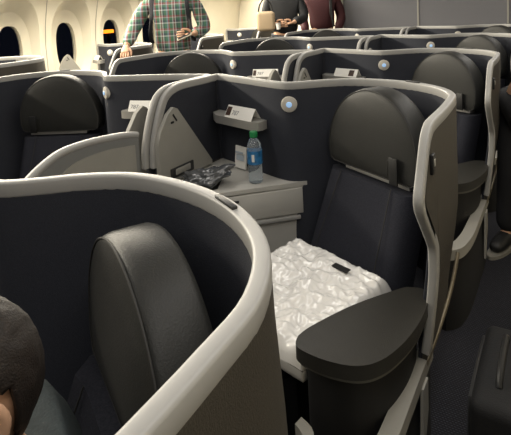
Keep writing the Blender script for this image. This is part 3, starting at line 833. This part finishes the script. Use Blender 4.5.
# ------------------------------------------------------------------ setting
carpet = mat('carpet', M('26272b'), .95, bump=.6, bscale=300, spec=.1); nt = carpet.node_tree; b = nt.nodes['Principled BSDF']
tc = nt.nodes.new('ShaderNodeTexCoord'); mp = nt.nodes.new('ShaderNodeMapping'); mp.inputs['Scale'].default_value = (42, 24, 1); nt.links.new(tc.outputs['Object'], mp.inputs[0])
br = nt.nodes.new('ShaderNodeTexBrick'); br.inputs['Scale'].default_value = 1.0; br.inputs['Color1'].default_value = (*M('3a3b41'), 1); br.inputs['Color2'].default_value = (*M('474950'), 1)
br.inputs['Mortar'].default_value = (*M('232327'), 1); br.inputs['Mortar Size'].default_value = .10; nt.links.new(mp.outputs[0], br.inputs['Vector']); nt.links.new(br.outputs['Color'], b.inputs['Base Color'])

def struct(o): o['kind'] = 'structure'; return o
XL, XR, YB, YF = -5.45, 1.45, -1.6, 7.4
bm = bmesh.new(); add_box(bm, ((XL+XR)/2, (YB+YF+.6)/2, -.05), (XR-XL+.6, YF-YB+1.4, .1)); struct(finish(bm, 'floor', carpet, smooth=False))
cream = mat('cream_sidewall', M('d9d2c0'), .5, vary=.02, vscale=6)
cream2 = mat('cream_bezel', M('e0dac9'), .45)
fabric = mat('bulkhead_fabric', M('6c6c70'), .9, bump=.5, bscale=350, vary=.12, vscale=200, spec=.2)

# left sidewall, bay by bay, with deep oval reveals
def oval(n, cy, cz, ry, rz, e):
    out = []
    for k in range(n):
        a = 2*math.pi*k/n; c, s = math.cos(a), math.sin(a)
        out.append((cy+ry*math.copysign(abs(c)**(2/e), c), cz+rz*math.copysign(abs(s)**(2/e), s)))
    return out
bm = bmesh.new(); N = 48; BW = .77; Z0, Z1 = 0.0, 2.3
WY = [3.34, 4.11, 4.88, 5.65]
def wx(z): return XL+.0+(.30*max(0, z-1.25)**1.6)
panes = []
for wy in WY:
    o1 = oval(N, wy, 1.27, .31, .56, 2.5); o2 = oval(N, wy, 1.23, .24, .45, 2.3); o3 = oval(N, wy, 1.20, .15, .315, 2.6)
    outer = []
    for k in range(N):
        a = 2*math.pi*k/N; c, s = math.cos(a), math.sin(a)
        t = min((BW/2)/abs(c) if abs(c) > 1e-6 else 9, 1e9)
        zz = (Z1-1.27) if s > 0 else (1.27-Z0)
        t = min(t, zz/abs(s) if abs(s) > 1e-6 else 9)
        outer.append((wy+c*t, 1.27+s*t))
    # put exact corners on the nearest rays
    for cy_, cz_ in ((wy-BW/2, Z0), (wy+BW/2, Z0), (wy-BW/2, Z1), (wy+BW/2, Z1)):
        i = min(range(N), key=lambda k: (outer[k][0]-cy_)**2+(outer[k][1]-cz_)**2); outer[i] = (cy_, cz_)
    mid = [((a[0]+2*b[0])/3, (a[1]+2*b[1])/3) for a, b in zip(outer, o1)]
    R0 = [bm.verts.new((wx(z), y, z)) for y, z in outer]; Rm = [bm.verts.new((wx(z), y, z)) for y, z in mid]
    R1 = [bm.verts.new((wx(z), y, z)) for y, z in o1]
    R2 = [bm.verts.new((XL-.09, y, z)) for y, z in o2]; R3 = [bm.verts.new((XL-.12, y, z)) for y, z in o3]; R4 = [bm.verts.new((XL-.19, y, z)) for y, z in o3]
    for A, B in ((R0, Rm), (Rm, R1), (R1, R2), (R2, R3), (R3, R4)):
        for k in range(N): bm.faces.new((A[k], A[(k+1) % N], B[(k+1) % N], B[k]))
    panes.append(o3)
def plain(y0, y1):
    zs = [Z0, .6, 1.0, 1.25, 1.5, 1.75, 2.0, 2.3]
    a = [bm.verts.new((wx(z), y0, z)) for z in zs]; c = [bm.verts.new((wx(z), y1, z)) for z in zs]
    for i in range(len(zs)-1): bm.faces.new((a[i], a[i+1], c[i+1], c[i]))
plain(YB, WY[0]-BW/2); plain(WY[-1]+BW/2, YF+.6)
struct(finish(bm, 'wall_left', cream, sharp=30))
glass = mat('night_glass', M('e6eaee'), .02, spec=.5, trans=1.0, ior=1.05)
for k, o3 in enumerate(panes):
    bm = bmesh.new()
    lo = [bm.verts.new((XL-.18, y, z)) for y, z in o3]; hi = [bm.verts.new((XL-.172, y, z)) for y, z in o3]
    bm.faces.new(lo); bm.faces.new(hi)
    for i in range(N): bm.faces.new((lo[i], lo[(i+1) % N], hi[(i+1) % N], hi[i]))
    struct(finish(bm, 'window_%d' % (k+1), glass, smooth=False))
al = thing('apron_light', 'orange light outside in the dark beyond the third window', 'light', (-8.0, 6.93, 0))
bm = bmesh.new(); add_lathe(bm, [(.0001, 0), (.16, 0), (.05, .06), (.04, 1.21), (.0001, 1.21)], (0, 0, 0), 12); finish(bm, 'light_post', black_m, al)
bm = bmesh.new(); add_box(bm, (0, 0, 1.245), (.10, .24, .07)); bevel(bm, .015, 2); finish(bm, 'lamp_head', mat('orange_glow', M('d8741c'), .5, emit=M('ff8a1e'), estr=3), al)
# seams between sidewall panels
for k in range(len(WY)+1):
    y = WY[0]-BW/2+BW*k
    bm = bmesh.new(); add_tube(bm, [(wx(z)+.001, y, z) for z in (.05, .6, 1.0, 1.25, 1.5, 1.75, 2.0, 2.28)], .004, 6)
    struct(finish(bm, 'trim_%d' % (k+1), greyplast))
# grey fabric bulkhead with seams
bm = bmesh.new(); add_box(bm, ((-3.03+XR)/2, YF+.05, 1.15), (XR+3.03, .1, 2.3)); struct(finish(bm, 'wall_front', fabric, smooth=False))
for k, x in enumerate((-3.01, -1.83, -.647, .54)):
    bm = bmesh.new(); add_box(bm, (x, YF-.006, 1.15), (.022, .012, 2.3)); struct(finish(bm, 'trim_%d' % (k+7), greyplast, smooth=False))
bm = bmesh.new(); add_box(bm, (-4.25, YF+.62, 1.15), (2.45, .04, 2.3)); struct(finish(bm, 'wall_back', cream, smooth=False))
bm = bmesh.new(); add_box(bm, (XR+.03, (YB+YF)/2, 1.15), (.06, YF-YB, 2.3)); struct(finish(bm, 'wall_right', cream, smooth=False))
bm = bmesh.new(); add_box(bm, ((XL+XR)/2, (YB+YF)/2+.3, 2.34), (XR-XL, YF-YB+.6, .06)); struct(finish(bm, 'ceiling', cream, smooth=False))

# ------------------------------------------------------------------ light
def area(name, loc, size, power, col, rot=(0, 0, 0), spread=180):
    l = bpy.data.lights.new(name, 'AREA'); l.shape = 'RECTANGLE'; l.size, l.size_y = size; l.energy = power; l.color = col; l.spread = math.radians(spread)
    o = bpy.data.objects.new(name, l); COL.objects.link(o); o.location = loc; o.rotation_euler = rot; return o
warm = (1.0, .96, .90)
area('aisle_light_right', (.0, 2.6, 2.29), (.35, 8.0), 62, warm)
area('aisle_light_left', (-3.5, 3.2, 2.29), (.4, 8.0), 62, warm)
area('centre_light', (-1.72, 2.6, 2.29), (.3, 8.0), 42, warm)
area('sidewall_wash', (-4.75, 3.6, 2.27), (.12, 8.0), 500, (1, .91, .74), (0, math.radians(-40), 0))
w = bpy.data.worlds.new('World'); SC.world = w; w.use_nodes = True
w.node_tree.nodes['Background'].inputs[0].default_value = (.5, .6, 1.0, 1); w.node_tree.nodes['Background'].inputs[1].default_value = .006

# ------------------------------------------------------------------ camera
F, PX, PY, HZ, YH, YAW, ROLL = 488.4, 255.5, 58.3, 1.58, 7.08, .5673, .0549
PI = math.atan((PY-YH)/F)
cy, sy, cp, sp = math.cos(YAW), math.sin(YAW), math.cos(PI), math.sin(PI)
R0 = Vector((cy, sy, 0)); FW = Vector((-sy*cp, cy*cp, -sp)); U0 = Vector((-sy*sp, cy*sp, cp))
RR = R0*math.cos(ROLL)-U0*math.sin(ROLL); UU = U0*math.cos(ROLL)+R0*math.sin(ROLL)
cam = bpy.data.cameras.new('camera'); co = bpy.data.objects.new('camera', cam); COL.objects.link(co)
co.matrix_world = Matrix(((RR.x, UU.x, -FW.x, 0), (RR.y, UU.y, -FW.y, 0), (RR.z, UU.z, -FW.z, HZ), (0, 0, 0, 1)))
cam.sensor_fit = 'HORIZONTAL'; cam.sensor_width = 36; cam.lens = F/511*36
cam.shift_x = 0; cam.shift_y = -(217.5-PY)/511
cam.clip_start = .02
SC.camera = co
SC.view_settings.view_transform = 'Standard'; SC.view_settings.look = 'None'; SC.view_settings.gamma = 1; SC.view_settings.use_curve_mapping = False
SC.view_settings.exposure = 0.0
